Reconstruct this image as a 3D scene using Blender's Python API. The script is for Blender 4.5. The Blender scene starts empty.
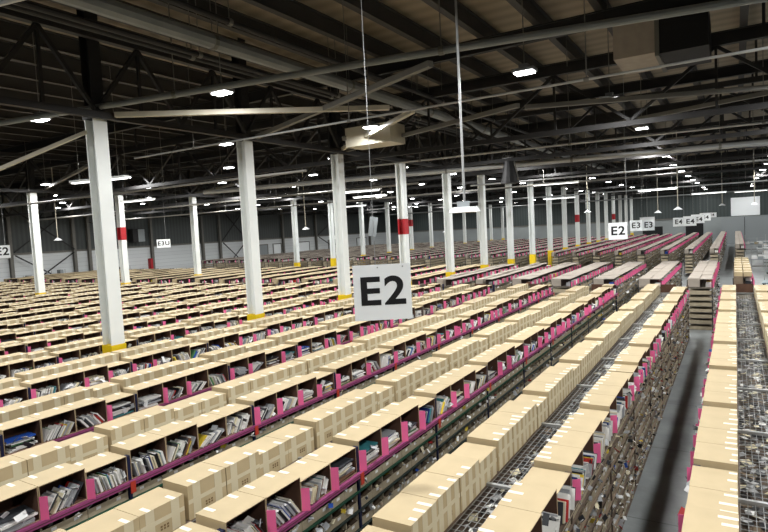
import bpy, math, random
from mathutils import Matrix, Vector, Euler
random.seed(11)
SC = bpy.context.scene
COL = SC.collection
D2 = bpy.data
PI = math.pi
U = random.uniform

# ------------------------------------------------------------------ view
CZ = 4.65                                   # eye height
FPX = 577.0
AX = [(0.8537866, 0.011716, -0.52049129), (0.51799725, 0.08116766, 0.85152255), (-0.0522235, 0.9966316, -0.06323101)]
def to_px(x, y, z):
    z -= CZ
    cx = AX[0][0]*x + AX[1][0]*y + AX[2][0]*z
    cy = AX[0][1]*x + AX[1][1]*y + AX[2][1]*z
    cz = AX[0][2]*x + AX[1][2]*y + AX[2][2]*z
    if cz < 0.3: return None
    return 384 + FPX*cx/cz, 266 - FPX*cy/cz, cz
def weight(x, y, z, margin=25):
    p = to_px(x, y, z)
    if p is None or not (-margin < p[0] < 768+margin and -margin < p[1] < 532+margin): return 0.0
    return 1.0/(p[2]*p[2])
cam = D2.cameras.new('camera'); camo = D2.objects.new('camera', cam); COL.objects.link(camo)
cam.sensor_width = 36; cam.lens = FPX/768*36; cam.clip_end = 400
m = Matrix.Identity(4)
for i in range(3):
    m[i][0] = AX[i][0]; m[i][1] = AX[i][1]; m[i][2] = -AX[i][2]
m[2][3] = CZ
camo.matrix_world = m
SC.camera = camo

# ------------------------------------------------------------------ materials
def lin(c): return tuple(((v/255)/12.92 if v/255 <= .04045 else ((v/255+.055)/1.055)**2.4) for v in c)
MATS = {}
def mat(name, rgb, rough=.7, noise=0, amt=.12, metal=0, emit=0, spec=.4, stretch=None, bump=0):
    mt = D2.materials.new(name); mt.use_nodes = True; nt = mt.node_tree
    b = nt.nodes['Principled BSDF']
    c = lin(rgb)
    b.inputs['Base Color'].default_value = (*c, 1); b.inputs['Roughness'].default_value = rough
    b.inputs['Metallic'].default_value = metal; b.inputs['Specular IOR Level'].default_value = spec
    if emit:
        b.inputs['Emission Color'].default_value = (*c, 1); b.inputs['Emission Strength'].default_value = emit
    if noise:
        tc = nt.nodes.new('ShaderNodeTexCoord'); n = nt.nodes.new('ShaderNodeTexNoise'); n.inputs['Scale'].default_value = noise
        n.inputs['Detail'].default_value = 5
        geo = tc.outputs['Object']
        if stretch:
            mp = nt.nodes.new('ShaderNodeMapping'); mp.inputs['Scale'].default_value = stretch
            nt.links.new(geo, mp.inputs[0]); geo = mp.outputs[0]
        nt.links.new(geo, n.inputs['Vector'])
        r = nt.nodes.new('ShaderNodeValToRGB')
        r.color_ramp.elements[0].position = .3; r.color_ramp.elements[1].position = .7
        r.color_ramp.elements[0].color = (*[v*(1-amt) for v in c], 1); r.color_ramp.elements[1].color = (*[min(1, v*(1+amt)) for v in c], 1)
        nt.links.new(n.outputs['Fac'], r.inputs[0]); nt.links.new(r.outputs[0], b.inputs['Base Color'])
        if bump:
            bp = nt.nodes.new('ShaderNodeBump'); bp.inputs['Strength'].default_value = bump
            nt.links.new(n.outputs['Fac'], bp.inputs['Height']); nt.links.new(bp.outputs[0], b.inputs['Normal'])
    MATS[name] = mt
    return mt
mat('cardboard', (187, 169, 134), .75, 3.0, .07)
mat('cardboard_edge', (180, 158, 124), .8, 3.0, .08)
mat('far_back_shade', (56, 42, 36), .85, 5, .15); mat('far_block', (150, 156, 156), .7, .4, .12); mat('cardboard_inner_shade', (92, 66, 52), .85, 5, .15)  # shade inside open cartons and far shelf openings is put into these dark browns
mat('tape', (208, 198, 170), .4, spec=.5)
mat('label', (243, 235, 214), .5)
mat('print', (120, 98, 66), .8)
mat('cover', (166, 156, 144), .8, 4, .08)
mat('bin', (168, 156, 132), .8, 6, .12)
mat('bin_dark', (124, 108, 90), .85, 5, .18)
mat('pink', (255, 116, 168), .6); mat('maroon', (84, 44, 52), .6); mat('lower_beam', (40, 52, 48), .6)
mat('magenta', (152, 72, 118), .5)
mat('navy', (26, 31, 62), .5)
mat('red', (184, 62, 44), .5)
mat('green', (34, 78, 60), .5)
mat('board', (92, 78, 66), .8, 5, .2)
mat('far_board', (126, 118, 106), .8, 5, .2)
mat('steel', (176, 178, 178), .35, metal=.6)
mat('wire', (150, 152, 152), .4, metal=.5)
mat('white_paint', (226, 230, 228), .45, 1.4, .05)
mat('yellow', (232, 196, 20), .5, 3, .1)
mat('band', (164, 30, 38), .5)
mat('dark_steel', (36, 35, 35), .6, 2, .15)
mat('grey_steel', (112, 110, 104), .55, 2, .1)
mat('pale_steel', (190, 184, 166), .5, 2, .08)
mat('pipe', (128, 132, 132), .45, 2, .1)
mat('dark_purlin', (54, 52, 50), .6, 2, .1)
mat('black', (18, 18, 19), .6)
mat('sign_white', (250, 254, 255), .45)
mat('ink', (16, 17, 19), .6)
mat('lamp_lens', (255, 255, 255), .5, emit=14); mat('strip_glow', (255, 255, 250), .5, emit=2.5)
mat('lamp_body', (120, 122, 124), .5)
mat('paper_white', (232, 232, 230), .7)
mat('paper_grey', (176, 178, 180), .7)
mat('grey_plastic', (150, 156, 158), .6)
mat('bench', (128, 138, 140), .5)
mat('deck_blue', (132, 150, 156), .4)
BOOK = []
for nm, c in dict(white=(232, 230, 224), cream=(222, 212, 180), grey=(158, 160, 162), charcoal=(60, 62, 66), navy=(30, 46, 110), blue=(40, 84, 176), red=(182, 44, 40),
                  yellow=(224, 196, 60), teal=(60, 130, 136), black=(26, 26, 28), brown=(124, 92, 70), green=(80, 130, 84)).items():
    mat('book_'+nm, c, .5); BOOK.append(nm)
BW = [44, 9, 24, 7, 1.2, 1.8, 2.2, 2, 1.5, 5, 2, 1.5]

def proc_floor():
    mt = D2.materials.new('concrete'); mt.use_nodes = True; nt = mt.node_tree; b = nt.nodes['Principled BSDF']
    tc = nt.nodes.new('ShaderNodeTexCoord')
    n = nt.nodes.new('ShaderNodeTexNoise'); n.inputs['Scale'].default_value = .9; n.inputs['Detail'].default_value = 9; n.inputs['Roughness'].default_value = .65
    r = nt.nodes.new('ShaderNodeValToRGB'); r.color_ramp.elements[0].position = .3; r.color_ramp.elements[1].position = .72
    r.color_ramp.elements[0].color = (*lin((104, 108, 108)), 1); r.color_ramp.elements[1].color = (*lin((148, 153, 153)), 1)
    nt.links.new(tc.outputs['Object'], n.inputs['Vector']); nt.links.new(n.outputs['Fac'], r.inputs[0])
    br = nt.nodes.new('ShaderNodeTexBrick'); br.inputs['Scale'].default_value = 1; br.offset = 0
    br.inputs['Brick Width'].default_value = 4; br.inputs['Row Height'].default_value = 3.1; br.inputs['Mortar Size'].default_value = .012
    br.inputs['Color1'].default_value = br.inputs['Color2'].default_value = (1, 1, 1, 1); br.inputs['Mortar'].default_value = (.45, .45, .45, 1)
    nt.links.new(tc.outputs['Object'], br.inputs['Vector'])
    mx = nt.nodes.new('ShaderNodeMix'); mx.data_type = 'RGBA'; mx.blend_type = 'MULTIPLY'; mx.inputs[0].default_value = 1
    nt.links.new(r.outputs[0], mx.inputs[6]); nt.links.new(br.outputs['Color'], mx.inputs[7]); nt.links.new(mx.outputs[2], b.inputs['Base Color'])
    b.inputs['Roughness'].default_value = .38; b.inputs['Specular IOR Level'].default_value = .45
    MATS['concrete'] = mt
proc_floor()
def ribbed(name, rgb, scale, axis):
    mt = D2.materials.new(name); mt.use_nodes = True; nt = mt.node_tree; b = nt.nodes['Principled BSDF']
    tc = nt.nodes.new('ShaderNodeTexCoord'); mp = nt.nodes.new('ShaderNodeMapping'); w = nt.nodes.new('ShaderNodeTexWave')
    w.inputs['Scale'].default_value = scale; w.inputs['Distortion'].default_value = .4; w.bands_direction = axis
    nt.links.new(tc.outputs['Object'], mp.inputs[0]); nt.links.new(mp.outputs[0], w.inputs['Vector'])
    r = nt.nodes.new('ShaderNodeValToRGB'); c = lin(rgb)
    r.color_ramp.elements[0].color = (*[v*.72 for v in c], 1); r.color_ramp.elements[1].color = (*c, 1)
    nt.links.new(w.outputs['Fac'], r.inputs[0]); nt.links.new(r.outputs[0], b.inputs['Base Color'])
    b.inputs['Roughness'].default_value = .6
    MATS[name] = mt
ribbed('dark_cladding', (78, 83, 82), .7, 'Y')
ribbed('dark_cladding_far', (66, 75, 74), .7, 'X')
ribbed('roof_deck', (150, 136, 114), .45, 'Y')
def block_wall():
    mt = D2.materials.new('white_block'); mt.use_nodes = True; nt = mt.node_tree; b = nt.nodes['Principled BSDF']
    tc = nt.nodes.new('ShaderNodeTexCoord'); mp = nt.nodes.new('ShaderNodeMapping'); mp.inputs['Rotation'].default_value = (PI/2, 0, PI/2)
    br = nt.nodes.new('ShaderNodeTexBrick'); br.inputs['Scale'].default_value = 1.2
    br.inputs['Color1'].default_value = (*lin((222, 226, 226)), 1); br.inputs['Color2'].default_value = (*lin((214, 218, 219)), 1); br.inputs['Mortar'].default_value = (*lin((190, 195, 196)), 1)
    nt.links.new(tc.outputs['Object'], mp.inputs[0]); nt.links.new(mp.outputs[0], br.inputs['Vector']); nt.links.new(br.outputs['Color'], b.inputs['Base Color'])
    MATS['white_block'] = mt
block_wall()

# ------------------------------------------------------------------ mesh building
class MB:
    def __init__(s): s.v = []; s.f = []; s.m = []; s.mats = []; s.ix = {}
    def mi(s, name):
        if name not in s.ix: s.ix[name] = len(s.mats); s.mats.append(name)
        return s.ix[name]
    def hexa(s, pts, name):
        n = len(s.v); s.v.extend(pts); k = s.mi(name)
        s.f.extend(((n, n+3, n+2, n+1), (n+4, n+5, n+6, n+7), (n, n+1, n+5, n+4), (n+1, n+2, n+6, n+5), (n+2, n+3, n+7, n+6), (n+3, n, n+4, n+7)))
        s.m.extend([k]*6)
    def box(s, lo, hi, name):
        x0, y0, z0 = lo; x1, y1, z1 = hi
        s.hexa([(x0, y0, z0), (x1, y0, z0), (x1, y1, z0), (x0, y1, z0), (x0, y0, z1), (x1, y0, z1), (x1, y1, z1), (x0, y1, z1)], name)
        return s
    def rbox(s, M, d, name):
        x, y, z = d[0]/2, d[1]/2, d[2]/2
        s.hexa([tuple(M @ Vector(p)) for p in ((-x, -y, -z), (x, -y, -z), (x, y, -z), (-x, y, -z), (-x, -y, z), (x, -y, z), (x, y, z), (-x, y, z))], name)
        return s
    def bar(s, a, b, w, h, name):
        a = Vector(a); b = Vector(b); d = b-a; L = d.length; z = d/L
        up = Vector((0, 0, 1)) if abs(z.z) < .95 else Vector((0, 1, 0))
        x = up.cross(z).normalized(); y = z.cross(x)
        M = Matrix(((x.x, y.x, z.x, 0), (x.y, y.y, z.y, 0), (x.z, y.z, z.z, 0), (0, 0, 0, 1))); M.translation = (a+b)/2
        return s.rbox(M, (w, h, L), name)
    def tube(s, a, b, r, name, n=8, r2=None):
        a = Vector(a); b = Vector(b); d = b-a; z = d.normalized(); r2 = r if r2 is None else r2
        up = Vector((0, 0, 1)) if abs(z.z) < .95 else Vector((0, 1, 0))
        x = up.cross(z).normalized(); y = z.cross(x); k = s.mi(name); o = len(s.v)
        for p, q in ((a, r), (b, r2)):
            for i in range(n):
                t = 2*PI*i/n; s.v.append(tuple(p + (x*math.cos(t)+y*math.sin(t))*q))
        for i in range(n):
            j = (i+1) % n; s.f.append((o+i, o+j, o+n+j, o+n+i)); s.m.append(k)
        s.f.append(tuple(o+n-1-i for i in range(n))); s.f.append(tuple(o+n+i for i in range(n))); s.m.extend([k, k])
        return s
    def hbeam(s, a, b, w, h, tf, tw, name, side=None):
        """steel section: two flanges and a web, one connected outline swept from a to b; side = direction of the web's depth"""
        a = Vector(a); b = Vector(b); z = (b-a).normalized()
        y = Vector(side) if side else Vector((0, 0, 1)); x = y.cross(z).normalized()
        p = [(-w/2, -h/2), (w/2, -h/2), (w/2, -h/2+tf), (tw/2, -h/2+tf), (tw/2, h/2-tf), (w/2, h/2-tf), (w/2, h/2), (-w/2, h/2), (-w/2, h/2-tf), (-tw/2, h/2-tf), (-tw/2, -h/2+tf), (-w/2, -h/2+tf)]
        n = len(p); o = len(s.v); k = s.mi(name)
        for q in (a, b):
            for u, v in p: s.v.append(tuple(q+x*u+y*v))
        for i in range(n):
            j = (i+1) % n; s.f.append((o+i, o+j, o+n+j, o+n+i)); s.m.append(k)
        for e in (0, n):
            for q in ((0, 1, 2, 3, 10, 11), (3, 4, 9, 10), (4, 5, 6, 7, 8, 9)):
                s.f.append(tuple(o+e+i for i in q)); s.m.append(k)
        return s
    def add(s, other, M):
        n = len(s.v); ks = [s.mi(x) for x in other.mats]
        s.v.extend(tuple(M @ Vector(p)) for p in other.v)
        s.f.extend(tuple(i+n for i in f) for f in other.f); s.m.extend(ks[i] for i in other.m)
    def mesh(s, name):
        me = D2.meshes.new(name); me.from_pydata(s.v, [], s.f)
        for x in s.mats: me.materials.append(MATS[x])
        me.polygons.foreach_set('material_index', s.m); me.update()
        return me
    def build(s, name, parent=None, loc=None):
        o = D2.objects.new(name, s.mesh(name)); COL.objects.link(o)
        if parent: o.parent = parent
        if loc: o.location = loc
        return o
def put(name, me, parent=None, loc=(0, 0, 0), rot=None):
    o = D2.objects.new(name, me); COL.objects.link(o)
    if parent: o.parent = parent
    o.location = loc
    if rot: o.rotation_euler = rot
    return o
def tag(o, label, cat, group=None, kind=None):
    o['label'] = label; o['category'] = cat
    if group: o['group'] = group
    if kind: o['kind'] = kind
    return o
def empty(name, label, cat, loc=(0, 0, 0), rz=0, group=None):
    o = D2.objects.new(name, None); COL.objects.link(o); o.location = loc; o.rotation_euler = (0, 0, rz); o.empty_display_size = .1
    return tag(o, label, cat, group)
def struct(o): o['kind'] = 'structure'; return o
def box(name, lo, hi, mt, parent=None): return MB().box(lo, hi, mt).build(name, parent)
_o = 'first second third fourth fifth sixth seventh eighth ninth tenth eleventh twelfth thirteenth fourteenth fifteenth sixteenth seventeenth eighteenth nineteenth'.split()
_t = {2: ('twenty', 'twentieth'), 3: ('thirty', 'thirtieth'), 4: ('forty', 'fortieth'), 5: ('fifty', 'fiftieth'), 6: ('sixty', 'sixtieth'), 7: ('seventy', 'seventieth'), 8: ('eighty', 'eightieth'), 9: ('ninety', 'ninetieth')}
def nth(i):                                  # 1 -> first
    if i < 20: return _o[i-1]
    return _t[i//10][1] if i % 10 == 0 else _t[i//10][0] + '-' + _o[i % 10-1]

# ------------------------------------------------------------------ building shell
XL, XR, YB, YF, ZR = -58.0, 22.0, -9.0, 97.0, 10.9
struct(box('floor', (XL, YB, -.2), (XR, YF, 0), 'concrete'))
struct(box('ceiling', (XL, YB, ZR), (XR, YF, ZR+.2), 'roof_deck'))
w = struct(MB().build('wall_left'))
struct(box('wall_left_lower', (XL-.3, YB, 0), (XL, YF, 4.1), 'white_block'))
struct(box('wall_left_upper', (XL-.3, YB, 4.1), (XL-.02, YF, ZR), 'dark_cladding'))
D2.objects.remove(w)
struct(box('trim_left', (XL, YB, 4.05), (XL+.12, YF, 4.22), 'grey_steel'))
struct(box('wall_far_lower', (XL, YF, 0), (XR, YF+.3, 3.9), 'far_block'))
struct(box('wall_far_upper', (XL, YF+.02, 3.9), (XR, YF+.3, ZR), 'dark_cladding_far'))
struct(box('trim_far', (XL, YF-.12, 3.85), (-6.2, YF, 4.02), 'grey_steel'))
struct(box('wall_right', (XR, YB, 0), (XR+.3, YF, ZR), 'dark_cladding'))
struct(box('wall_back', (XL, YB-.3, 0), (XR, YB, ZR), 'dark_cladding_far'))

WALLPOST = [10.5, 15.8, 20.6, 27.9, 34.0, 35.6, 43.2, 50.7, 53.6, 58.3, 66, 74, 82, 90]
for i, y in enumerate(WALLPOST):
    o = MB().hbeam((XL+.24, y, 0), (XL+.24, y, ZR), .3, .3, .03, .02, 'grey_steel', (1, 0, 0)).build('wall_post')
    tag(o, f'grey steel post against the white-based wall, {nth(i+1)} along it', 'post', 'posts on the side wall')
for i, (a, b) in enumerate(((27.9, 34.0), (53.6, 58.3), (74, 82))):
    for lo, hi, nm in ((.4, 4.0, 'lower'), (4.3, 8.4, 'upper')):
        mb = MB().bar((XL+.5, a+.2, lo), (XL+.5, b-.2, hi), .1, .1, 'dark_steel').bar((XL+.63, a+.2, hi), (XL+.63, b-.2, lo), .1, .1, 'dark_steel')
        o = mb.build('wall_brace')
        tag(o, f'dark X-shaped {nm} brace between wall posts, {nth(i+1)} braced bay', 'brace', 'wall braces')

# doors / panels along the white part of the side wall
for i, (y, wd, mt) in enumerate(((60.5, 2.2, 'grey_plastic'), (64, 1.6, 'sign_white'), (69.5, 2.8, 'sign_white'), (77.5, 2.6, 'bench'), (86, 3, 'sign_white'))):
    o = MB().box((XL, y, 0), (XL+.06, y+wd, 3.3), mt).build('door_%d' % (i+1)); struct(o)
    struct(MB().box((XL, y-.12, 0), (XL+.1, y, 3.42), 'grey_steel').box((XL, y+wd, 0), (XL+.1, y+wd+.12, 3.42), 'grey_steel').box((XL, y, 3.3), (XL+.1, y+wd, 3.42), 'grey_steel').build('frame', o))

# far wall, beside the walkway: white dock panel, grey partition, dark openings
struct(MB().box((-.5, YF-.08, 3.95), (3.0, YF, 6.55), 'sign_white').build('trim_dock_panel'))
o = struct(MB().box((-1.7, 95.4, 0), (1.1, 95.5, 3.7), 'grey_plastic').build('wall_partition'))
struct(MB().box((1.16, 95.4, 0), (6, 95.5, 3.7), 'grey_plastic').build('panel', o)); struct(MB().box((1.1, 95.36, 0), (1.16, 95.55, 3.75), 'dark_steel').build('mullion', o))
struct(box('door_6', (-6.3, YF-.06, 0), (-4.0, YF, 3.3), 'black')); struct(box('door_7', (-12.2, YF-.06, 0), (-9.4, YF, 2.9), 'black'))

# ------------------------------------------------------------------ columns
COLY = [8.7 + 5.05*i for i in range(18)]
def h_sec(name, z0, z1, g, mt): return MB().hbeam((0, 0, z0), (0, 0, z1), .36+g, .36+g, .035+g, .03+g, mt, (1, 0, 0)).mesh(name)
ME = dict(shaft=h_sec('shaft', .03, 7.8, 0, 'white_paint'), upper=h_sec('upper_post', 7.8, ZR-.02, -.04, 'dark_steel'),
          guard=MB().box((-.2, -.2, .03), (.2, .2, 2.13), 'yellow').mesh('yellow_guard'), plate=MB().box((-.25, -.25, 0), (.25, .25, .03), 'grey_steel').mesh('base_plate'),
          band=h_sec('red_band', 4.37, 5.1, .012, 'band'), band2=h_sec('red_band', 4.85, 5.65, .012, 'band'), bolt=MB().box((-.21, -.21, 7.7), (.21, .21, 7.8), 'dark_steel').mesh('cap_plate'))
def column(x, y, label, band, group):
    e = empty('steel_column', label, 'column', (x, y, 0), group=group)
    for nm, k in (('shaft', 'shaft'), ('upper_post', 'upper'), ('yellow_guard', 'guard'), ('base_plate', 'plate'), ('cap_plate', 'bolt')): put(nm, ME[k], e)
    if band: put('red_band', ME['band' if x > -20 else 'band2'], e)
for i, y in enumerate(COLY):
    b = i in (3, 10, 14)
    column(-13.4, y, f'white steel column with yellow foot{" and red band" if b else ""}, {nth(i+1)} along the nearer column line', b, 'columns of the nearer line')
C2Y = [12.0, 17.4, 22.7, 28.5, 34.0, 39.6, 45.0, 50.3, 55.6, 61, 66.3, 71.6, 77, 82.3, 87.6, 93]
for i, y in enumerate(C2Y):
    b = i in (2, 9)
    column(-33.2, y, f'white steel column with yellow foot{" and red band" if b else ""}, {nth(i+1)} along the farther column line', b, 'columns of the farther line')
for i, y in enumerate([49.1, 54.2, 59.3, 64.4, 69.5, 74.6, 79.7, 84.8, 89.9]):
    column(4.9, y, f'white steel column beside the packing benches, {nth(i+1)} along that line', i == 2, 'columns beside the packing benches')

# ------------------------------------------------------------------ roof steel
def truss(name, p0, p1, n, zb, zt, label, group, wb=.16, mt='dark_steel', verticals=True, skip=()):
    p0 = Vector(p0); p1 = Vector(p1); d = p1-p0
    e = empty(name, label, 'truss', (p0.x, p0.y, 0), group=group)
    at = lambda t, z: Vector((d.x*t, d.y*t, z))
    MB().bar(at(0, zb), at(1, zb), wb, .16, mt).build('bottom_chord', e)
    MB().bar(at(0, zt), at(1, zt), wb, .2, mt).build('top_chord', e)
    if name == 'cross_truss':
        for t in (.1, .4, .75, .97): MB().bar(at(t, zt+.1), at(t, ZR), .08, .08, mt).build('hanger_post', e)
    for i in range(n):
        a, b = i/n, (i+1)/n; c = (a+b)/2
        MB().bar(at(a, zb+.08), at(c, zt-.1), .09, .09, mt).build('web_brace', e)
        MB().bar(at(c, zt-.1), at(b, zb+.08), .09, .09, mt).build('web_brace', e)
        if verticals: MB().bar(at(c, zb+.08), at(c, zt-.1), .07, .07, mt).build('web_post', e)
for x, lab in ((-13.4, 'nearer column line'), (-33.2, 'farther column line'), (4.9, 'packing bench column line')):
    truss('girder_truss', (x+.36, -4, 0), (x+.36, 96, 0), 40, 7.75, 9.65, f'long dark steel girder truss over the {lab}', 'lengthwise girder trusses')
for i, y in enumerate([18.85, 25.2, 30.2, 36.1, 46.9, 58.0, 68.0, 78.2, 91.1]):
    truss('cross_truss', (-57.1, y+.32, 0), (20, y+.32, 0), 17, 7.48, 9.4, f'dark steel truss crossing the hall under the roof, {nth(i+1)} from the camera end', 'crosswise roof trusses', .14)
X = -4.8
xs = [X - 1.7*i for i in range(31)] + [X + 1.7*i for i in range(1, 15)]
for i, x in enumerate(sorted(xs, reverse=True)):
    o = MB().hbeam((x, -8, 10.53), (x, 96.5, 10.53), .2, .5, .03, .03, 'dark_purlin').build('roof_purlin')
    struct(o)
for y in (4.2, 16.9, 21.3, 26.4, 33, 44, 54, 64, 74, 84):
    struct(MB().hbeam((-57.9, y, 10.02), (21, y, 10.02), .18, .42, .03, .03, 'dark_steel').build('roof_beam'))
# flat bracing at the foot of the trusses
BR = [((-12.9, 8.9), (-7.6, 13.1), 'pale_steel', 'pale flat brace running out from the first column top'), ((-13.0, 13.9), (-5.0, 10.3), 'grey_steel', 'grey slanting brace from the second column top'),
      ((-13.0, 18.9), (-5, 15.6), 'grey_steel', 'grey slanting brace from the third column top'), ((-13.0, 18.6), (-7.5, 14.2), 'pale_steel', 'pale brace meeting the slanting one near the second lamp'),
      ((-5, 16.2), (4.6, 20.2), 'grey_steel', 'grey slanting brace over the walkway rack'), ((-5, 22.2), (4.6, 17.9), 'grey_steel', 'grey brace crossing the slanting one over the walkway'),
      ((-32.9, 18), (-22, 14), 'grey_steel', 'grey brace running in from the farther column line'), ((-32.9, 28.5), (-21, 24), 'grey_steel', 'long grey brace between farther columns and lamps')]
for i, (a, b, mt, lab) in enumerate(BR):
    z = 7.78 + .02*i
    tag(MB().bar((*a, z), (*b, z), .13, .12, mt).build('roof_brace'), lab, 'brace', 'flat roof braces')
o = MB().bar((-13.5, 8.5, 7.4), (-16.2, 6.9, 6.3), .08, .08, 'pale_steel').build('knee_brace'); tag(o, 'short bright knee brace slanting from the first white column', 'brace')
# pipes
def pipe(a, b, r, mt, label, hang=True, grp='roof pipes', n=10):
    e = empty('roof_pipe', label, 'pipe', a, group=grp)
    v = Vector(b)-Vector(a)
    MB().tube((0, 0, 0), v, r, mt, n).build('pipe_run', e)
    if hang:
        L = v.length
        for i in range(max(2, int(L/5))):
            p = v*((i+.5)/max(2, int(L/5)))
            MB().tube(p, p+Vector((0, 0, ZR-.1-Vector(a).z-p.z)), .012, 'grey_steel', 5).build('hanger_rod', e)
            MB().tube(p-v.normalized()*.05, p+v.normalized()*.05, r+.015, 'grey_steel', n).build('collar', e)
pipe((-9.85, -4, 9), (-9.85, 60, 9), .17, 'pipe', 'thick grey main pipe running lengthwise under the roof')
pipe((-10.3, -4, 8.8), (-10.3, 60, 8.8), .06, 'dark_steel', 'thin dark pipe just left of the thick main pipe')
pipe((-10.55, -4, 8.8), (-10.55, 60, 8.8), .06, 'dark_steel', 'second thin dark pipe left of the thick main pipe')
pipe((-9.3, -4, 9.3), (-9.3, 60, 9.3), .07, 'dark_steel', 'dark conduit above and right of the main pipe')
pipe((-20, 7.3, 7.95), (4.5, 11.85, 7.95), .07, 'pipe', 'grey sprinkler pipe crossing in front of the first column top')
pipe((-16.5, 11.95, 7.35), (6, 11.85, 7.35), .025, 'steel', 'very thin pale conduit crossing before the brightest lamp')
pipe((-26, 23.2, 7.3), (8, 28.9, 7.3), .12, 'steel', 'bright steel pipe crossing the hall beyond the lamps')
pipe((-13.2, 3.1, 7.9), (-2, 5.4, 7.9), .06, 'steel', 'pale pipe crossing at the top corner above the first column')
pipe((-40, 16.5, 7.0), (-13.7, 17.2, 7.0), .05, 'grey_steel', 'grey conduit between the two column lines, nearer one')
pipe((-50, 25.7, 6.9), (-13.7, 26.2, 6.9), .06, 'grey_steel', 'grey conduit between the two column lines, middle one')
pipe((-56, 34.8, 6.9), (-2, 36.2, 6.9), .06, 'grey_steel', 'grey conduit between the two column lines, farther one')
pipe((-13, 19.6, 7.2), (9, 21.2, 7.2), .035, 'steel', 'thin steel conduit crossing over the walkway end')
pipe((-13, 31.3, 6.9), (9, 32.0, 6.9), .05, 'steel', 'steel pipe crossing over the second block of racks')
pipe((-30, 46.5, 6.6), (9, 47.5, 6.6), .05, 'steel', 'steel pipe crossing over the cross aisle')
pipe((-36, 60.5, 6.4), (9, 61.5, 6.4), .06, 'pipe', 'grey pipe crossing over the farthest racks')
# roof plant: dark hoppers between the trusses near the top corner
e = empty('roof_duct', 'wide black duct with pale band under the roof over the walkway', 'duct', (.4, 17.6, 0))
MB().box((-2.05, -1.0, 8.75), (-.9, 1.0, 9.75), 'black').build('duct_body', e); MB().box((-3.1, -1.0, 8.8), (-2.05, 1.0, 9.7), 'cover').build('end_section', e); MB().box((-2.1, -1.05, 8.7), (-2.0, 1.05, 9.8), 'grey_steel').build('flange', e)
e = empty('roof_duct', 'pale metal duct box beside the second lamp under the trusses', 'duct', (-10.6, 17.2, 0))
MB().box((-.9, -.5, 7.55), (.9, .5, 8.2), 'pale_steel').build('duct_body', e); MB().box((-1.0, -.55, 7.8), (-.86, .55, 7.95), 'grey_steel').build('flange', e)

# ------------------------------------------------------------------ lamps
LENS = MB().box((-.2, -.13, -.035), (.2, .13, -.005), 'lamp_lens').mesh('lens')
HOUS = MB().box((-.24, -.17, 0), (.24, .17, .07), 'lamp_body').box((-.1, -.1, .07), (.1, .1, .16), 'lamp_body').mesh('housing')
LD = D2.lights.new('high_bay', 'AREA'); LD.shape = 'RECTANGLE'; LD.size = .4; LD.size_y = .26; LD.energy = 190; LD.color = (1, 1, .99)
LDF = LD.copy(); LDF.energy = 115        # lamps over the far blocks, turned down to darken the far end
NEAR = {(-3.5, 12.8): -3.93, (-3.5, 17.35): -2.95, (-3.5, 24.0): -2.97, (-3.5, 36.4): -3.28}
lines = {-3.5: [-1, 5.8, 12.8, 17.35, 24.0, 30.2, 36.4], -9.95: [-3, 3.2, 9.6, 15.9, 22.7, 29, 35.4], -15.3: [2, 8.4, 14.8, 21.2, 27.6, 34], -20.4: [6.9, 13.3, 19.8, 26.2, 32.6],  # lamps nearest and behind the camera are unseen, added to light the near racks
         -26.2: [12, 18.4, 24.8, 31.2, 37.6], -31: [10.5, 17, 23.4, 29.8, 36.2], -37.5: [14, 21, 28, 35], -43.5: [18, 25, 32, 39], -49.5: [21, 28, 35, 42], 2.0: [-2, 4.4, 10.8, 17.2, 23.6, 30, 36.4], 9: [6, 14, 24, 34]}
n = 0
for li, (x0, ys) in enumerate(lines.items()):
    last = ys[-1]; far = []
    y = last+7
    while y < 95: far.append(y); y += 7.2
    for i, y in enumerate(ys+far):
        x = NEAR.get((x0, y), x0)
        e = empty('high_bay_lamp', f'glowing white high-bay lamp, {nth(i+1)} along the {nth(li+1)} lamp line', 'ceiling lamp', (x, y, 7.95), group='high-bay lamps under the roof')
        put('housing', HOUS, e); put('lens', LENS, e); MB().tube((0, 0, .16), (0, 0, 2.9), .012, 'grey_steel', 5).build('hanger_rod', e)
        l = D2.objects.new('lamp_glow', LD if y < 44 else LDF); COL.objects.link(l); l.location = (x, y, 7.9); n += 1
# glowing strips added to stand for bright streaks under the roof
STR = MB().box((-1.2, -.09, -.03), (1.2, .09, 0), 'strip_glow').mesh('strip_glow'); STH = MB().box((-1.25, -.13, 0), (1.25, .13, .08), 'sign_white').mesh('housing')
for i, (x, y, z, rz) in enumerate(((-19.2, 12.4, 6.9, .2), (-29, 21, 7.0, .1), (-24.5, 26.5, 6.9, .1), (-21, 33, 6.9, .1), (-18.5, 28, 6.9, .1), (-40, 27, 7.0, 0), (-8.6, 33, 6.7, .1), (-4.6, 44.5, 6.4, .1), (-12, 47, 6.4, .1), (-28.5, 42, 6.8, .1), (-1.8, 54, 6.2, 0), (1.2, 60, 6.3, 0))):
    e = empty('glow_strip', f'added white glowing strip hanging crosswise among the pipes, {nth(i+1)} of its kind', 'glowing strip', (x, y, z), rz, group='glowing strips under the trusses')
    put('housing', STH, e); put('strip_glow', STR, e)
    for sx in (-.9, .9): MB().tube((sx, 0, .08), (sx, 0, ZR-z-.1), .01, 'grey_steel', 5).build('hanger_rod', e)

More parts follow.
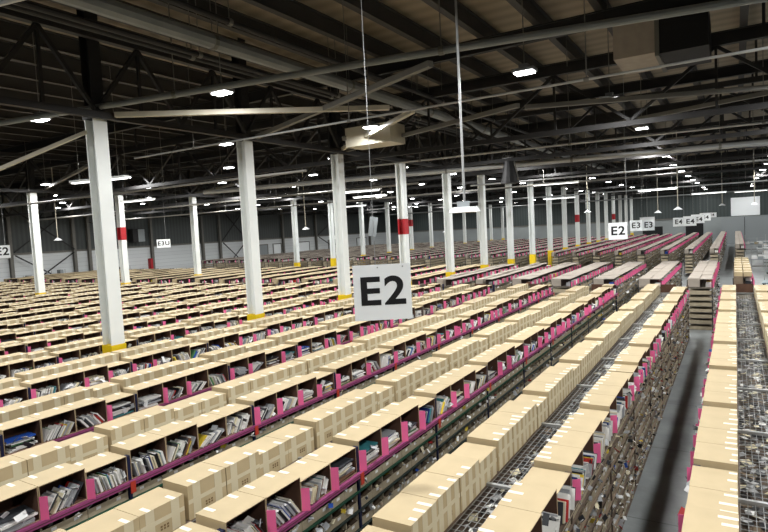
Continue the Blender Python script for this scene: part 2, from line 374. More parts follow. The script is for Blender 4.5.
# ------------------------------------------------------------------ near block of racks
PITCH = 2.5; BAY = 2.18; CELL = .532; DEP = .40; ZD = 1.69; NB = 22
def proto_carton(h):
    """open-fronted cardboard carton, front at +X, back at -X; one closed shell, origin at the middle of its base"""
    b = MB(); x0, x1, y, t = -DEP/2, DEP/2, CELL/2-.003, .008
    o = [(x0, -y, 0), (x1, -y, 0), (x1, y, 0), (x0, y, 0), (x0, -y, h), (x1, -y, h), (x1, y, h), (x0, y, h)]
    i = [(x0+t, -y+t, t), (x1, -y+t, t), (x1, y-t, t), (x0+t, y-t, t), (x0+t, -y+t, h-t), (x1, -y+t, h-t), (x1, y-t, h-t), (x0+t, y-t, h-t)]
    b.v = o+i; c = b.mi('cardboard'); n = b.mi('cardboard_inner_shade'); ed = b.mi('cardboard_edge')
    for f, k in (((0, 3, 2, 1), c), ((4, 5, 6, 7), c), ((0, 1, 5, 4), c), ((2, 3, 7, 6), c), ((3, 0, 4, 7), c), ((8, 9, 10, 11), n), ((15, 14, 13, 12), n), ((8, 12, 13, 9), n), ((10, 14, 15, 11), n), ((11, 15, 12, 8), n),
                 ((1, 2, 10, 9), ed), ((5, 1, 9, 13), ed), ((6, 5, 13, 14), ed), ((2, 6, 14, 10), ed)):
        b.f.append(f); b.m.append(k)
    return b
def proto_tape(h, top=.13, ys=(-.15, .15)):
    b = MB(); x = -DEP/2
    for y in ys:
        b.box((x-.0015, y-.05, .004), (x, y+.05, h+.0015), 'tape')
        t_ = top or U(.05, .15); dy = 0 if top else U(-.04, .04)
        if top or random.random() < .85: b.box((x-.0015, y-.02+dy, h), (x+t_, y+.024+dy, h+.0015), 'label')
    b.box((x-.0022, -CELL/2+.004, h*.46), (x-.0004, CELL/2-.004, h*.46+.045), 'tape')
    return b
def proto_print(h):
    b = MB(); x = -DEP/2
    for k, dz in enumerate((0, .028)):
        for y in (-.05, -.012, .026): b.box((x-.001, y-.012, h*.2+dz), (x-.0001, y+.012, h*.2+dz+.02), 'print')
    return b
HT = {'tall': .372, 'low': .318}
P_C = {k: proto_carton(h) for k, h in HT.items()}; P_T = {k: proto_tape(h) for k, h in HT.items()}; M_T3 = {k: [proto_tape(h, 0, (-.185, 0, .185)).mesh('packing_tape') for _ in range(6)] for k, h in HT.items()}; P_P = {k: proto_print(h) for k, h in HT.items()}
M_C = {k: b.mesh('carton_shell') for k, b in P_C.items()}; M_T = {k: b.mesh('packing_tape') for k, b in P_T.items()}; M_P = {k: b.mesh('printed_marks') for k, b in P_P.items()}

CLOSED, OPEN, CARDS, BOOKS, BINS = [], [], [], [], []
LITTER = MB()
def sheet(x, y, z, s, name=None, flat=False):
    name = name or random.choice(['paper_white']*9+['paper_grey']*9+['bin_dark']*5+['book_charcoal']*5+['book_black']*3+['book_cream']*3+['book_blue', 'book_yellow', 'book_red'])
    r = Euler((U(-.35, .35) if flat else U(-1.2, 1.2), U(-.3, .3) if flat else U(-1.2, 1.2), U(0, 3.1)))
    M = Matrix.Translation((x, y, z)) @ r.to_matrix().to_4x4()
    LITTER.rbox(M, (s*U(.6, 1.2), s*U(.5, 1), .004), name)
def rack_name(k): return 'rack right of walkway' if k == 'E' else f'{nth(k+1)} rack left of walkway'
def F_of(k): return -1.5 - PITCH*k
def unhidden(k, x, z):                      # is the point seen over the next rack?
    if k in ('E', 0): return True
    fr = (abs(F_of(k))-1.17)/abs(F_of(k))
    return z > CZ - 2.6/fr
def fill_books(k, n, F, yc, h, protr, out, facing=1):
    """the mail and books in one open carton: leaning row, or a flat pile"""
    room = CELL-.03; y = yc-room/2; z0 = ZD+.0095; idx = 0
    mode = random.random()
    bx = F-.02+protr
    if mode < .72:
        lean = random.choice([U(-.75, -.25), U(.25, .75), U(.6, 1.05), U(.5, .95)])
        c, s_ = math.cos(lean), abs(math.sin(lean))
        hb = U(.19, .25)
        span = room - hb*s_ - .02
        y = yc-room/2+.01 + (hb*s_ if lean < 0 else 0)
        end = y + max(span, .12)
        while y < end and idx < 30:
            t = random.choice((.007, .009, .012, .016, .022, .03)); hh = min(hb*U(.8, 1.0), (h-.04-t*s_)/c); d = U(.16, .24)
            col = random.choices(BOOK, BW)[0]; adv = t/c+.002
            if y+adv > end+.02: break
            # local frame: y thickness, z height; turned about X
            M = Matrix.Rotation(-lean, 4, 'X')
            low = min((M @ Vector((0, yy, zz))).z for yy in (0, t) for zz in (0, hh))
            T = Matrix.Translation((bx - facing*d/2 + U(-.03, .03), y, z0-low)) @ M @ Matrix.Translation((0, t/2, hh/2))
            idx += 1; out.append((weight(bx, y, z0+.15)*(hh*t+.002)*(1 if unhidden(k, bx, z0+.14) else .0), k, n, idx, T, (d, t, hh), col)); y += adv
    else:
        z = z0; cap = U(.09, .2)
        while z < z0+cap and idx < 9:
            t = U(.008, .028); d = U(.2, .27); w = U(.3, .42); col = random.choices(BOOK, BW)[0]
            T = Matrix.Translation((bx - facing*d/2 + U(-.03, .015), yc+U(-.05, .05), z+t/2+.001)) @ Matrix.Rotation(U(-.1, .1), 4, 'Z')
            idx += 1; out.append((weight(bx, yc, z)*(w*t+.002)*(1 if unhidden(k, bx, z) else .0), k, n, idx, T, (d, w, t), col)); z += t+.002
        # a few leaning on the pile's end
def rack(k):
    E_ = k == 'E'
    F = F_of(0)+2.44 if E_ else F_of(k)
    Yend = 24.25 if E_ else 23.95 + (U(-.12, .12) if k else 0)
    phase = {0: 6.0, 1: 5.69, 'E': 6.71}.get(k, 5.9+U(-.6, .6))
    ys = 1.6 if E_ else max(2.0, abs(F)/2.14 - 3.2)
    Y0 = phase - BAY*math.ceil((phase-ys)/BAY)
    L = Yend-Y0; nb = math.ceil(L/BAY)
    if k == 0: lab = 'long double rack of cartons beside the walkway, open bins on its side'
    elif E_: lab = 'long double rack of plain cartons on the other side of the walkway'
    else: lab = f'long double rack topped with brown cartons, {nth(k+1)} left of the walkway'
    e = empty('shelving_rack', lab, 'shelving rack', (F, Y0, 0), group='carton racks of the near block')
    MB().box((-DEP-.02, 0, ZD-.03), (.0, L, ZD-.002), 'board').build('deck_board', e)
    MB().box((-1.35, 0, ZD-.03), (-.95+.02, L, ZD-.002), 'board').build('deck_board', e)
    for j in range(7):
        z = ZD-.235*(j+1); MB().box((-1.33, 0, z-.03), (-.02, L, z-.004), 'board').build('shelf_board', e)
        if k in (0, 1, 2, 3) and (j < (7 if k == 0 else 3)):
            MB().box((-.02, 0, z-.022), (.012, L, z-.004), ['green', 'lower_beam', 'lower_beam'][j] if k else ['board', 'bin_dark'][j % 2]).build('shelf_beam', e)
    if not E_:
        pk = k in (1, 2, 3, 4)
        b = MB().box((.0, 0, ZD-.062), (.045, L, ZD-.004), 'magenta' if pk else 'board').box((.045, 0, ZD-.04), (.049, L, ZD-.03), 'maroon' if pk else 'bin').build('label_beam', e)
        if pk: b['label'] = 'purple-pink label strip along the top shelf edge'
    else:
        MB().box((-1.35-.045, 0, ZD-.08), (-1.35, L, ZD-.004), 'board').build('label_beam', e)
    for i in range(nb+1):
        y = min(i*BAY + (.02 if i == 0 else 0), L-.02)
        p = MB().box((-.07, y-.02, 0), (.0, y+.02, 2.0), 'navy' if k else 'board').build('upright_post', e)
        if k in (1, 2, 3, 4): MB().box((.05, y-.035, ZD-.15), (.058, y+.035, ZD-.005), 'red').build('beam_connector', p)
        if k == 'E': MB().box((-1.35, y-.02, 0), (-1.28, y+.02, 2.0), 'navy').build('upright_post', e)
        if k in (0, 1, 2, 'E'): MB().box((-.95+.004, y-.022, ZD-.004), (-DEP-.004, y+.022, ZD+.03), 'steel').build('cross_bar', e)
    if k in (0, 1, 2, 'E'):
        wd = MB(); x = -.93
        while x < -DEP-.01: wd.box((x-.003, 0, ZD-.012), (x+.003, L, ZD-.006), 'wire'); x += .066
        y = .03
        while y < L: wd.box((-.94, y-.003, ZD-.018), (-DEP-.01, y+.003, ZD-.012), 'wire'); y += .11
        wd.build('wire_deck', e)
        for _ in range(int(L*70)): sheet(F+U(-.92, -DEP-.03), Y0+U(.1, L-.1), ZD-.235+U(.01, .12), U(.05, .13), random.choice(['paper_white', 'paper_grey', 'paper_grey', 'book_charcoal', 'book_charcoal', 'bin_dark', 'book_black', 'book_cream']), flat=True)
    MB().box((-.95+.01, L-.012, ZD), (-DEP-.01, L, ZD+.34), 'cardboard_inner_shade').build('end_panel', e)
    # cartons
    hi_seq = {}
    for side in (1, -1):
        off = .37 if side == -1 and not E_ else .0
        spots = []
        for c in range(nb*4):
            bay, q = divmod(c, 4); yc = Y0 + off + bay*BAY + .025 + CELL*(q+.5)
            if yc+CELL/2 < Yend-.015: spots.append((bay, q, yc))
        for c, (bay, q, yc) in enumerate(spots):
            idx = len(spots)-c
            low = (q == 3) if (bay*7+(0 if k == 'E' else k)*3) % 5 else (q in (2, 3))
            if random.random() < .05: low = not low
            sh = 'low' if low else 'tall'
            xc = F-DEP/2 if side == 1 else F-1.35+DEP/2
            T = Matrix.Translation((xc+U(-.006, .006), yc, ZD)) @ Matrix.Rotation((0 if side == 1 else PI)+U(-.006, .006), 4, 'Z')
            facing_us = (side == 1) != E_
            wgt = weight(xc, yc, 2.05)
            (OPEN if facing_us else CLOSED).append((wgt, k, idx, sh, T, side))
            if facing_us and not E_:
                fill_books(k, idx, F, yc, HT[sh], .06 if k == 0 else .02, BOOKS)
                if k < 6:
                    for _ in range(4): sheet(F+U(-.1, .045), yc+U(-.2, .2), ZD+U(.06, .2), U(.06, .13), random.choice(('paper_white', 'paper_white', 'paper_grey', 'paper_grey', 'book_charcoal')))
            if E_ and side == -1:
                for _ in range(2): sheet(F-1.38+U(-.02, .02), yc+U(-.2, .2), ZD+U(.08, .2), .09)
            # pink cards at the carton joints
            prob = .66
            if E_ and side == -1 or (not E_ and side == 1):
                xs = F+.003 if side == 1 else F-1.35-.06
                if random.random() < prob: CARDS.append((weight(xs, yc, 1.9)*(1 if unhidden(k, xs, 1.85) else 0), k, idx, (xs, yc-CELL/2, ZD-.003), U(.23, .285), U(.35, .8) if side == 1 else 0))
                if Y0+bay*BAY > 12.5 and random.random() < .2: CARDS.append((weight(xs, yc, 1.9)*.99*(1 if unhidden(k, xs, 1.85) else 0), k, idx+200, (F+.0005 if side == 1 else F-1.35-.091, yc+U(-.1, .1), ZD-.003), U(.2, .25), U(.2, .6) if side == 1 else 0))
    # bins on the lower shelves (those that can be seen)
    if k in (0, 1, 2):
        for j in range({0: 7, 1: 3, 2: 2}[k]):
            zb = ZD-.235*(j+1)
            spots = [Y0 + bay*BAY + .03 + .265*(q+.5) for bay in range(nb) for q in range(8)]
            spots = [v for v in spots if v < Yend-.15]; nbn = len(spots)
            for c, yc in enumerate(spots):
                T = Matrix.Translation((F-.2, yc, zb)) @ Matrix.Rotation(U(-.02, .02), 4, 'Z')
                BINS.append((weight(F, yc, zb+.1)*(1 if unhidden(k, F, zb+.15) else 0), k, j, nbn-c, T))
                near = yc < 14
                for _ in range(random.choice((3, 4, 5, 6)) if near and k == 0 else random.choice((1, 2, 3))):
                    sheet(F+U(-.1, .04), yc+U(-.11, .11), zb+U(.085, .15), U(.035, .09))
RACKS = list(range(NB)) + ['E']
for k in RACKS: rack(k)

# bin prototype: low open-fronted cardboard tray with a folded flap
def proto_bin():
    b = MB(); x0, x1, y, h, hf, t = -.18, .185, .128, .17, .1, .006
    b.v = [(x0, -y, 0), (x1, -y, 0), (x1, y, 0), (x0, y, 0), (x0, -y, h), (x1, -y, hf), (x1, y, hf), (x0, y, h), (x0+t, -y+t, t), (x1-t, -y+t, t), (x1-t, y-t, t), (x0+t, y-t, t), (x0+t, -y+t, h), (x1-t, -y+t, hf), (x1-t, y-t, hf), (x0+t, y-t, h)]
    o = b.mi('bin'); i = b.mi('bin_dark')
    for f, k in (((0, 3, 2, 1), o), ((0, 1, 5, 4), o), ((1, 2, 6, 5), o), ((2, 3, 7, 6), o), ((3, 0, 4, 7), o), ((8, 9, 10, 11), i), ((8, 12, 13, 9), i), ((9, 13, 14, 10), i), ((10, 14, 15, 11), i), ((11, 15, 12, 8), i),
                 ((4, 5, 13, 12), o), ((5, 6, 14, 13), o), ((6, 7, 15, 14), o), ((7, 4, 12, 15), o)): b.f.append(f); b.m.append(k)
    for sy in (-1, 1): b.box((x0+.01, sy*.1285-.003, 0), (x1-.002, sy*.1285+.003, .192), 'bin')
    return b
P_B = proto_bin(); P_BL = MB().box((.1852, -.03, .05), (.1866, .03, .085), 'paper_white')
M_B = P_B.mesh('bin_shell'); M_BL = P_BL.mesh('bin_label')

# ------------------------------------------------------------------ individuals and the remainder
def split(pool, key=lambda r: r[0], n=300):
    pool.sort(key=lambda r: -r[0]); keep = [r for r in pool[:n] if r[0] > 0]
    return keep, pool[len(keep):]
def line_word(k, side): return 'back row' if (k == 'E') == (side == 1) else 'front row'
keep, rest = split(CLOSED)
for i, (w_, k, n_, sh, T, side) in enumerate(keep):
    if k == 'E':
        line = 'aisle-side' if side == -1 else 'far-side'
        lab = f'{sh} brown carton, {nth(n_)} from far end, {line} line of rack right of walkway'
    else: lab = f'{sh} brown carton with taped back, {nth(n_)} from far end, {rack_name(k)}'
    o = put('taped_carton', M_C[sh]); o.matrix_world = T; tag(o, lab, 'carton', 'taped cartons along the rack tops')
    put('packing_tape', random.choice(M_T3[sh]) if k in (0, 'E') else M_T[sh], o)
    if i < 130 and k != 'E': put('printed_marks', M_P[sh], o)
mb = MB()
for r in rest: mb.add(P_C[r[3]], r[4]); mb.add(P_T[r[3]], r[4])
tag(mb.build('distant_carton'), 'the many farther brown cartons with taped backs on the rack tops', 'carton', kind='stuff')
keep, rest = split(OPEN)
kept_open = {(r[1], r[2]) for r in keep}
for (w_, k, n_, sh, T, side) in keep:
    o = put('open_carton', M_C[sh]); o.matrix_world = T
    tag(o, f'{sh} open-fronted brown carton of mail, {nth(n_)} from far end, {rack_name(k)}', 'carton', 'open cartons along the rack tops')
    put('packing_tape', random.choice(M_T3[sh]) if k in (0, 'E') else M_T[sh], o)
mb = MB()
for r in rest: mb.add(P_C[r[3]], r[4]); mb.add(P_T[r[3]], r[4])
tag(mb.build('distant_open_carton'), 'the many farther open-fronted brown cartons full of mail', 'carton', kind='stuff')

PINKM = {}
def card_mesh(h):
    q = round(h, 2)
    if q not in PINKM: PINKM[q] = MB().box((0, -.0015, 0), (.09, .0015, q), 'pink').mesh('card')
    return PINKM[q]
# books
keep, rest = split(BOOKS)
def book_meshes(d, col, side_on):
    dx, dy, dz = d; c = 'book_'+col; cov = MB(); pg = MB()
    if dy < dz:      # standing: covers on both broad sides and the spine at the front
        t = dy; cov.box((-dx/2, -t/2, -dz/2), (dx/2, -t/2+.002, dz/2), c).box((-dx/2, t/2-.002, -dz/2), (dx/2, t/2, dz/2), c).box((dx/2-.002, -t/2+.002, -dz/2), (dx/2, t/2-.002, dz/2), c)
        pg.box((-dx/2+.004, -t/2+.002, -dz/2+.004), (dx/2-.002, t/2-.002, dz/2-.004), 'paper_white')
    else:
        t = dz; cov.box((-dx/2, -dy/2, -t/2), (dx/2, dy/2, -t/2+.002), c).box((-dx/2, -dy/2, t/2-.002), (dx/2, dy/2, t/2), c).box((dx/2-.002, -dy/2, -t/2+.002), (dx/2, dy/2, t/2-.002), c)
        pg.box((-dx/2+.004, -dy/2+.004, -t/2+.002), (dx/2-.002, dy/2-.004, t/2-.002), 'paper_white')
    return cov.mesh('cover'), pg.mesh('page_block')
for (w_, k, n_, i_, T, d, col) in keep:
    a, b = book_meshes(d, col, 1)
    o = put('book', a); o.matrix_world = T; put('page_block', b, o)
    how = 'flat' if d[1] > d[2] else 'leaning'
    tag(o, f'{col} {how} book, {nth(i_)} in {nth(n_)} open carton from far end, {nth(k+1)} rack', 'book', 'books in the open cartons')
mb = MB()
for r in rest: mb.rbox(r[4], r[5], 'book_'+r[6])
print('books', len(keep), len(rest), 'cartons', len(CLOSED), len(OPEN), 'bins', len(BINS), 'cards', len(CARDS))
tag(mb.build('packed_mail'), 'the smaller books and magazines packed in the farther open cartons', 'books', kind='stuff')
keep, rest = split(BINS)
shelf_word = ['top lower', 'second', 'third', 'fourth', 'fifth', 'sixth', 'floor']
for (w_, k, j, n_, T) in keep:
    o = put('storage_bin', M_B); o.matrix_world = T; put('bin_label', M_BL, o)
    tag(o, f'grey-brown card bin, {nth(n_)} from far end, {shelf_word[j]} shelf, {rack_name(k)}', 'storage bin', 'card bins on the lower shelves')
mb = MB()
for r in rest: mb.add(P_B, r[4])
tag(mb.build('distant_bin'), 'the many farther grey-brown card bins on the lower shelves', 'storage bins', kind='stuff')

# ------------------------------------------------------------------ second and third blocks of racks
def far_rack(F, w, Y0, Y1, label, group, step, levels, two=True, books=True, kid=None, dens=1.0, cover='cover'):
    e = empty('shelving_rack', label, 'shelving rack', (F, Y0, 0), group=group)
    L = Y1-Y0; n = int(L/step)
    top = MB(); m_ = w/2; gp = .08 if F < -9 else .006; jit = .03 if F < -9 else .012; cover = 'cardboard' if F < -12 and cover == 'cover' and Y0 < 40 else cover
    for i in range(int(L/1.63)):
        a, b = i*1.63+.004, min(L, i*1.63+1.625); dz = U(-jit, jit)
        top.box((-m_+gp, a, 2.03+dz), (-.015, b, 2.05+dz), cover); 
    top.build('right_top_cover', e)
    t2 = MB()
    for i in range(int(L/1.63)):
        a, b = i*1.63+.004, min(L, i*1.63+1.625); dz = U(-jit, jit)
        t2.box((-w, a, 1.72), (-m_-gp, b, 2.05+dz), cover)
    t2.build('left_top_cover', e)
    MB().box((-m_+gp, 0, 1.70), (-m_+gp+.014, L, 2.0), 'far_back_shade').build('back_panel', e)
    MB().box((-w, 0, 1.66), (.03, L, 1.695), 'far_board').build('deck_board', e)
    bins = MB(); mail = MB()
    for j in range(levels):
        z = 1.66-.235*(j+1); MB().box((-w, 0, z-.02), (.01, L, z), 'far_board').build('shelf_board', e)
        for i in range(n):
            y = (i+.5)*step
            bins.box((-w+.03, y-step*.46, z+.002), (-.02+U(-.03, .02), y+step*.46, z+U(.11, .15)), 'bin')
            for _ in range(1 if random.random() < dens else 0):
                M = Matrix.Translation((U(-.06, .05), y+U(-.4, .4)*step, z+U(.12, .2))) @ Euler((U(-1, 1), U(-1, 1), U(0, 3))).to_matrix().to_4x4()
                mail.rbox(M, (.1, .08, .006), random.choice(('paper_white', 'paper_white', 'paper_grey', 'book_charcoal')))
    b = bins.build('card_bin', e); b['kind'] = 'stuff'
    for i in range(int(L/.33)):
        y = (i+.5)*.33
        if random.random() < .8:
            mail.rbox(Matrix.Translation((-.12, y, 1.79)) @ Euler((U(-.6, .6), 0, U(-.2, .2))).to_matrix().to_4x4(), (.22, U(.05, .16), .15), 'book_'+random.choices(BOOK, BW)[0])
        if i % (2 if step < .4 else 3) == 0: CARDS.append((weight(F+.02, Y0+y, 1.9)*(.9 if F > -14 else .5), kid, i+1, (F-.03, Y0+y-.12, 1.697), U(.2, .26), U(0, .4)))
    q = mail.build('loose_mail', e); q['kind'] = 'stuff'
    for z in (0, L-.04):
        MB().box((-w-.03, z, 0), (-w, z+.04, 2.0), 'dark_steel').build('upright_post', e); MB().box((-.02, z, 0), (.01, z+.04, 2.0), 'dark_steel').build('upright_post', e)
F2 = [-.8-1.81*j for j in range(6)] + [-11.95] + [-13.85-2.26*j for j in range(9)] + [-34.0-2.26*j for j in range(10)]
for j, F in enumerate(F2):
    far_rack(F, .85, 25.9, 36.4, f'grey-topped rack with pink cards, {nth(j+1)} left of walkway, beyond the first cross aisle', 'racks of the second block', .27, 7 if j < 12 else 4, kid=('second block', j), dens=.9 if j < 12 else .5)
F3 = [-1.05-1.63*j for j in range(9)] + [-16.1-2.04*j for j in range(9)] + [-34.2-2.04*j for j in range(11)]
for j, F in enumerate(F3):
    far_rack(F, .55, 48.0, 90.0, f'grey-topped rack with pink cards, {nth(j+1)} left of walkway, beyond the second cross aisle', 'racks of the third block', .55, 6, kid=('third block', j), dens=.5)
far_rack(.6, .62, 53.2, 88, 'grey-topped rack between walkway and packing benches, beyond the second cross aisle', 'racks of the third block', .55, 6, kid=('bench side', 0), dens=.5)
far_rack(.56, .64, 26.6, 35.0, 'short rack right of the walkway topped with two lines of cartons', 'racks of the second block', .27, 7, kid=('carton ladder', 0), dens=.9, cover='bin_dark')
# its cartons, one by one, standing on it
for s in (0, 1):
    for i in range(12):
        b = MB().box((-.14, -.31, 0), (.14, .31, .17+.03*(i % 2)), 'cardboard')
        t = MB().box((-.141, -.04, .03), (.141, .04, .1705+.03*(i % 2)), 'tape')
        o = b.build('flat_carton', None, (.4-.31*s, 27.02+.67*i, 2.066)); t.build('packing_tape', o)
        tag(o, f'flat brown carton on the short rack right of walkway, {nth(i+1)} in its {"bench-side" if s == 0 else "walkway-side"} line', 'carton', 'cartons on the short rack')
keep, rest = split(CARDS)
for (w_, k, n_, p, h, rz) in keep:
    o = put('pink_card', card_mesh(h), None, p, (0, 0, rz))
    if isinstance(k, tuple):
        where = f'{nth(n_)} along {nth(k[1]+1)} rack of {k[0]}'
    else: where = ('extra card, ' if n_ > 200 else '') + f'{nth(n_ % 200)} carton from far end, {rack_name(k)}'
    tag(o, f'upright pink divider card, {where}', 'divider card', 'pink cards on the shelf edges')
mb = MB()
for r in rest:
    mb.rbox(Matrix.Translation(r[3]) @ Matrix.Rotation(r[5], 4, 'Z') @ Matrix.Translation((.045, 0, r[4]/2)), (.09, .003, r[4]), 'pink')
tag(mb.build('distant_card'), 'the many farther pink divider cards on the shelf edges', 'divider cards', kind='stuff')
tag(LITTER.build('scattered_papers'), 'loose papers and envelopes sticking out of the bins and under the wire decks', 'papers', kind='stuff')

# ------------------------------------------------------------------ hanging signs
def text_mesh(body, size, bold=.022, depth=.004):
    cu = D2.curves.new('lettering', 'FONT'); cu.body = body; cu.size = size; cu.offset = bold*size; cu.extrude = depth/2; cu.space_character = 1.12; cu.align_x = 'CENTER'; cu.align_y = 'CENTER'; cu.resolution_u = 6
    o = D2.objects.new('lettering', cu); COL.objects.link(o); bpy.context.view_layer.update()
    me = D2.meshes.new_from_object(o.evaluated_get(bpy.context.evaluated_depsgraph_get())); D2.objects.remove(o); D2.curves.remove(cu)
    me.materials.clear(); me.materials.append(MATS['ink']); return me
def sign_panel(e, body, w, h, loc, rz, size, tilt=0):
    p = MB().box((-w/2, -.004, -h/2), (w/2, .004, h/2), 'sign_white').build('panel', e, loc); p.rotation_euler = (0, tilt, rz)
    put('lettering', text_mesh(body, size), p, (0, -.0045-.002, -.0), (PI/2, 0, 0)).scale = (1.14, 1, 1)
    return p
YAW = math.radians(31.4)
e = empty('hanging_sign', 'large white hanging sign reading E2, nearest the camera', 'sign', (-3.14, 5.08, 4.0), YAW)
sign_panel(e, 'E2', .6, .58, (0, 0, 0), 0, .41)
for sx in (-.06,): MB().tube((sx, 0, .285), (sx, 0, 6.3), .0035, 'steel', 5).build('suspension_wire', e)
for sx in (-.04, .22): MB().tube((sx, -.008, .26), (sx, .008, .26), .008, 'steel', 8).build('eyelet', e)
def vsign(loc, a, b, w, h, label, main_first=True, za=YAW, zb=YAW+1.15):
    e = empty('hanging_sign', label, 'sign', loc, 0, 'hanging aisle signs')
    ca, sa = math.cos(za), math.sin(za)
    sign_panel(e, a, w, h, (-ca*w/2, -sa*w/2, 0), za, h*.72)
    cb, sb = math.cos(zb), math.sin(zb)
    sign_panel(e, b, w, h, (cb*w/2, sb*w/2, 0), zb, h*.72)
    MB().tube((0, 0, h/2), (0, 0, ZR-loc[2]-.1), .006, 'steel', 5).build('suspension_wire', e)
vsign((-3.84, 25.8, 4.07), 'E2', 'E2', .78, .7, 'white V-shaped hanging sign reading E2 over the second block of racks')
vsign((-5.83, 46.2, 3.95), 'E3', 'E3', .95, .8, 'white V-shaped hanging sign reading E3 just behind the E2 one', za=YAW-.9, zb=YAW+.1)
for i, (p, s) in enumerate((((-3.78, 56.3, 3.95), .95), ((-3.6, 65.8, 4.0), 1.0), ((-3.4, 75.3, 4.1), 1.05))):
    vsign(p, 'E4', 'E4', s, .75, f'white hanging sign reading E4, {nth(i+1)} of the receding signs above the far racks', za=YAW, zb=YAW-.6)
vsign((-3.0, 84.5, 4.3), 'E4', 'E4', 1.0, .6, 'small white hanging sign, last of the receding signs by the far wall', za=YAW, zb=YAW-.6)
e = empty('hanging_sign', 'white hanging sign reading E2 beside the farther column line at the picture edge', 'sign', (-39.1, 18.4, 4.5), YAW+.1); sign_panel(e, 'E2', .95, .8, (0, 0, 0), 0, .68); MB().tube((.2, 0, .4), (.2, 0, 6), .008, 'steel', 5).build('suspension_wire', e)
e = empty('hanging_sign', 'wide white hanging sign reading E3U in front of the dark side wall', 'sign', (-38.9, 30.2, 4.45), YAW+.1); sign_panel(e, 'E3U', 1.05, .66, (0, 0, 0), 0, .45); MB().tube((.2, 0, .33), (.2, 0, 6), .008, 'steel', 5).build('suspension_wire', e)
e = empty('hanging_board', 'blank pale board hanging tilted before the dark wall behind the large sign', 'board', (-32.2, 50.9, 5.0), YAW); p = MB().box((-.42, -.02, -1.0), (.42, .02, 1.0), 'grey_plastic').build('panel', e); p.rotation_euler = (0, .16, 0); MB().tube((-.1, 0, .98), (-.1, 0, 5.8), .012, 'steel', 5).build('suspension_wire', e)
e = empty('hanging_board', 'blank white board hanging above the far racks beside the receding signs', 'board', (-7.6, 64, 4.05), YAW); MB().box((-.75, -.02, -.45), (.75, .02, .45), 'sign_white').build('panel', e); MB().tube((0, 0, .45), (0, 0, 6.7), .01, 'steel', 5).build('suspension_wire', e)

# ------------------------------------------------------------------ drop poles
e = empty('hanging_pole', 'pale pole dropping from the roof to a boxed antenna with white dome', 'drop pole', (-3.60, 8.39, 0), YAW)
MB().tube((0, 0, 5.02), (0, 0, ZR-.1), .019, 'steel', 10).build('pole', e); MB().box((-.11, -.06, 4.93), (.07, .06, 5.02), 'grey_plastic').build('junction_box', e)
MB().tube((0, 0, 4.85), (0, 0, 4.93), .25, 'sign_white', 18, .2).build('antenna_dome', e)
for i, (x, y, z) in enumerate(((-5.13, 49.7, 4.9), (-3.04, 40.4, 5.0), (-40.1, 22.5, 5.15), (-25.8, 54.7, 4.1), (-28.6, 35.4, 5.05), (-9.2, 44, 5.2), (-1.0, 62, 5.3), (1.4, 58, 5.2))):
    e = empty('hanging_pole', f'thin pole dropping from the roof to a small white cone, {nth(i+1)} such pole', 'drop pole', (x, y, 0), group='thin poles with white cones')
    MB().tube((0, 0, z+.1), (0, 0, ZR-.1), .025, 'pale_steel', 6).build('pole', e); MB().tube((0, 0, z-.08), (0, 0, z+.1), .28, 'sign_white', 12, .05).build('cone', e)
e = empty('hanging_loudspeaker', 'black cone-shaped loudspeaker hanging before the far columns on a wire', 'loudspeaker', (-8.3, 24.4, 6.45), YAW)
MB().tube((0, 0, -.1), (0, 0, .85), .4, 'black', 14, .22).build('horn', e); MB().bar((.3, -.24, 0), (.16, -.24, .8), .05, .05, 'grey_steel').build('bracket', e); MB().tube((0, 0, .85), (0, 0, 4.3), .012, 'dark_steel', 6).build('suspension_wire', e)

# ------------------------------------------------------------------ by the side wall
e = empty('floor_machine', 'red wheeled machine parked against the white wall under the hanging sign', 'machine', (-56.6, 42.7, 0))
MB().box((-.5, -.8, .25), (.5, .6, 1.3), 'band').build('body', e); MB().box((-.4, .6, .4), (.4, 1.7, 1.0), 'dark_steel').build('tank', e)
MB().bar((0, -.7, 1.3), (0, -.7, 2.75), .5, .3, 'band').build('mast', e)
for sx in (-.4, .4):
    for y in (-.5, 1.3): MB().tube((sx-.07, y, .25), (sx+.07, y, .25), .25, 'black', 12).build('wheel', e)
e = empty('wall_cabinet', 'grey electrical cabinet with pale door high on the dark wall', 'cabinet', (-57.2, 41, 5.4))
MB().box((-.5, -.75, -.75), (.3, .75, .75), 'dark_steel').build('housing', e); MB().box((.3, -.1, -.7), (.36, .7, .7), 'grey_plastic').build('door', e)
for i, (y, h) in enumerate(((29, 2.6), (31.2, 2.9), (36.5, 2.6), (38.3, 2.75))):
    e = empty('stock_trolley', f'grey wire trolley heaped with dark boxes by the white wall, {nth(i+1)} along', 'trolley', (-56.4, y, 0), group='trolleys by the side wall')
    MB().box((-.4, -.7, .15), (.4, .7, .22), 'grey_steel').build('base', e)
    for sx in (-.38, .38):
        for sy in (-.66, .66): MB().bar((sx, sy, .22), (sx, sy, h-.5), .04, .04, 'steel').build('corner_post', e); MB().tube((sx-.03, sy, .08), (sx+.03, sy, .08), .08, 'black', 8).build('wheel', e)
    MB().box((-.34, -.6, .23), (.34, .6, 1.6), 'bin_dark').build('load', e)
    for j in range(3): o = MB().box((-.3, -.15, 0), (.3, .15, U(.3, .9)), random.choice(('black', 'bin_dark', 'grey_plastic'))).build('heaped_box', e, (0, -.4+.4*j, 1.6))

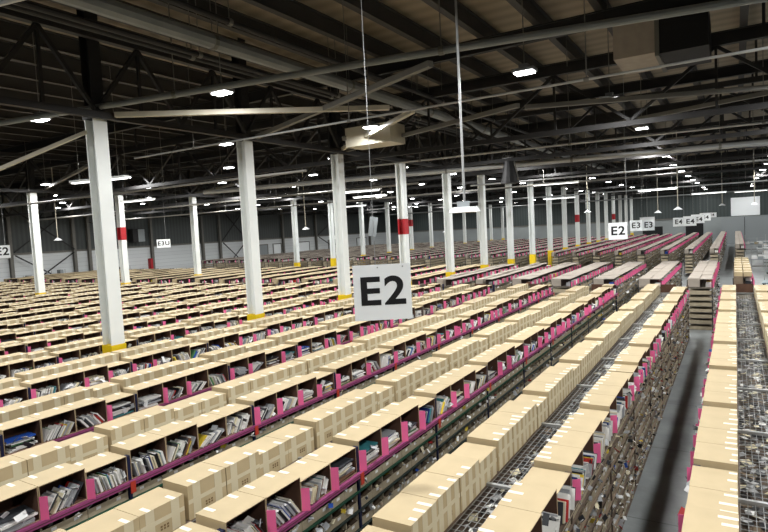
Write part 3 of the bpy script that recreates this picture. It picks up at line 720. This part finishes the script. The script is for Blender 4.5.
# ------------------------------------------------------------------ packing benches to the right
def bench(x, y, w, d, label, rz=0, top='bench'):
    e = empty('packing_bench', label, 'bench', (x, y, 0), rz, 'packing benches right of the walkway')
    MB().box((-w/2, -d/2, .84), (w/2, d/2, .9), top).build('worktop', e); MB().box((-w/2+.05, -d/2+.05, .3), (w/2-.05, d/2-.05, .34), 'grey_steel').build('under_shelf', e)
    for sx in (-1, 1):
        for sy in (-1, 1): MB().box((sx*(w/2-.04)-.03, sy*(d/2-.04)-.03, 0), (sx*(w/2-.04)+.03, sy*(d/2-.04)+.03, .84), 'steel').build('leg', e)
    for sx in (-1, 1): MB().box((sx*(w/2-.05)-.025, d/2-.07, .9), (sx*(w/2-.05)+.025, d/2-.02, 1.9), 'steel').build('back_post', e)
    MB().box((-w/2+.02, d/2-.25, 1.5), (w/2-.02, d/2-.02, 1.54), top).build('top_shelf', e)
    return e
bl = [(2.2, 29.0, 'pale packing bench nearest the end of the right rack', 'bench'), (2.3, 32.0, 'pale packing bench beside the short carton rack', 'deck_blue'), (2.7, 37.5, 'pale packing bench standing near the right picture edge', 'bench'),
      (2.9, 56.5, 'white packing bench heaped with parcels near the far partition', 'sign_white'), (3.0, 60, 'white packing bench behind the heaped one', 'sign_white'), (2.8, 68, 'white packing bench before the grey partition', 'sign_white')]
bl += [(2.0, 53, 'grey packing bench squeezed beside the far narrow rack', 'grey_plastic'), (4.6, 52.2, 'grey packing bench standing outermost of the far benches', 'bench'), (1.9, 76, 'grey packing bench close before the partition, behind all others', 'grey_plastic'), (4.6, 84, 'grey packing bench in the corner by the partition', 'bench')]
for i, (x, y, lab, tp) in enumerate(bl):
    bench(x, y, 2.0, 1.0, lab, U(-.03, .03), tp)
    for j in range(6):
        o = MB().box((-.17, -.14, 0), (.17, .14, U(.15, .34)), random.choice(('paper_white', 'paper_white', 'grey_plastic', 'cardboard', 'black'))).build('parcel', None, (x-.75+.4*(j % 4)+U(-.03, .03), y-.28+.3*(j//4), .9))
        tag(o, f'small parcel on the {lab.split(" ", 1)[1]}, {nth(j+1)} on it'.replace('packing ', ''), 'parcel', 'parcels on the packing benches')
for i, (x, y) in enumerate(((1.9, 42), (3.4, 45), (2.4, 49))):
    e = empty('steel_trolley', f'low pale steel trolley on the open floor by the benches, {nth(i+1)} from the near benches', 'trolley', (x, y, 0), U(-.2, .2), 'steel trolleys by the benches')
    MB().box((-.5, -.8, .2), (.5, .8, .26), 'deck_blue').build('platform', e)
    MB().bar((-.5, .78, 1.0), (.5, .78, 1.0), .04, .04, 'steel').build('handle', e)
    for sx in (-.46, .46): MB().bar((sx, .78, .26), (sx, .78, 1.0), .04, .04, 'steel').build('handle_post', e)
    for sx in (-.42, .42):
        for sy in (-.65, .65): MB().tube((sx-.03, sy, .1), (sx+.03, sy, .1), .1, 'black', 10).build('wheel', e)

# ------------------------------------------------------------------ world and output look
wd = D2.worlds.new('hall'); SC.world = wd; wd.use_nodes = True
wd.node_tree.nodes['Background'].inputs[0].default_value = (.5, .55, .6, 1); wd.node_tree.nodes['Background'].inputs[1].default_value = .02
SC.view_settings.view_transform = 'Standard'; SC.view_settings.look = 'None'; SC.view_settings.exposure = 0.38; SC.view_settings.gamma = 1; SC.view_settings.use_curve_mapping = False
SC.cycles.use_denoising = True; SC.cycles.max_bounces = 6; SC.cycles.diffuse_bounces = 4; SC.cycles.sample_clamp_indirect = 4
print('lamps', n, 'objects', len(SC.objects), 'top', sum(1 for o in SC.objects if o.parent is None))
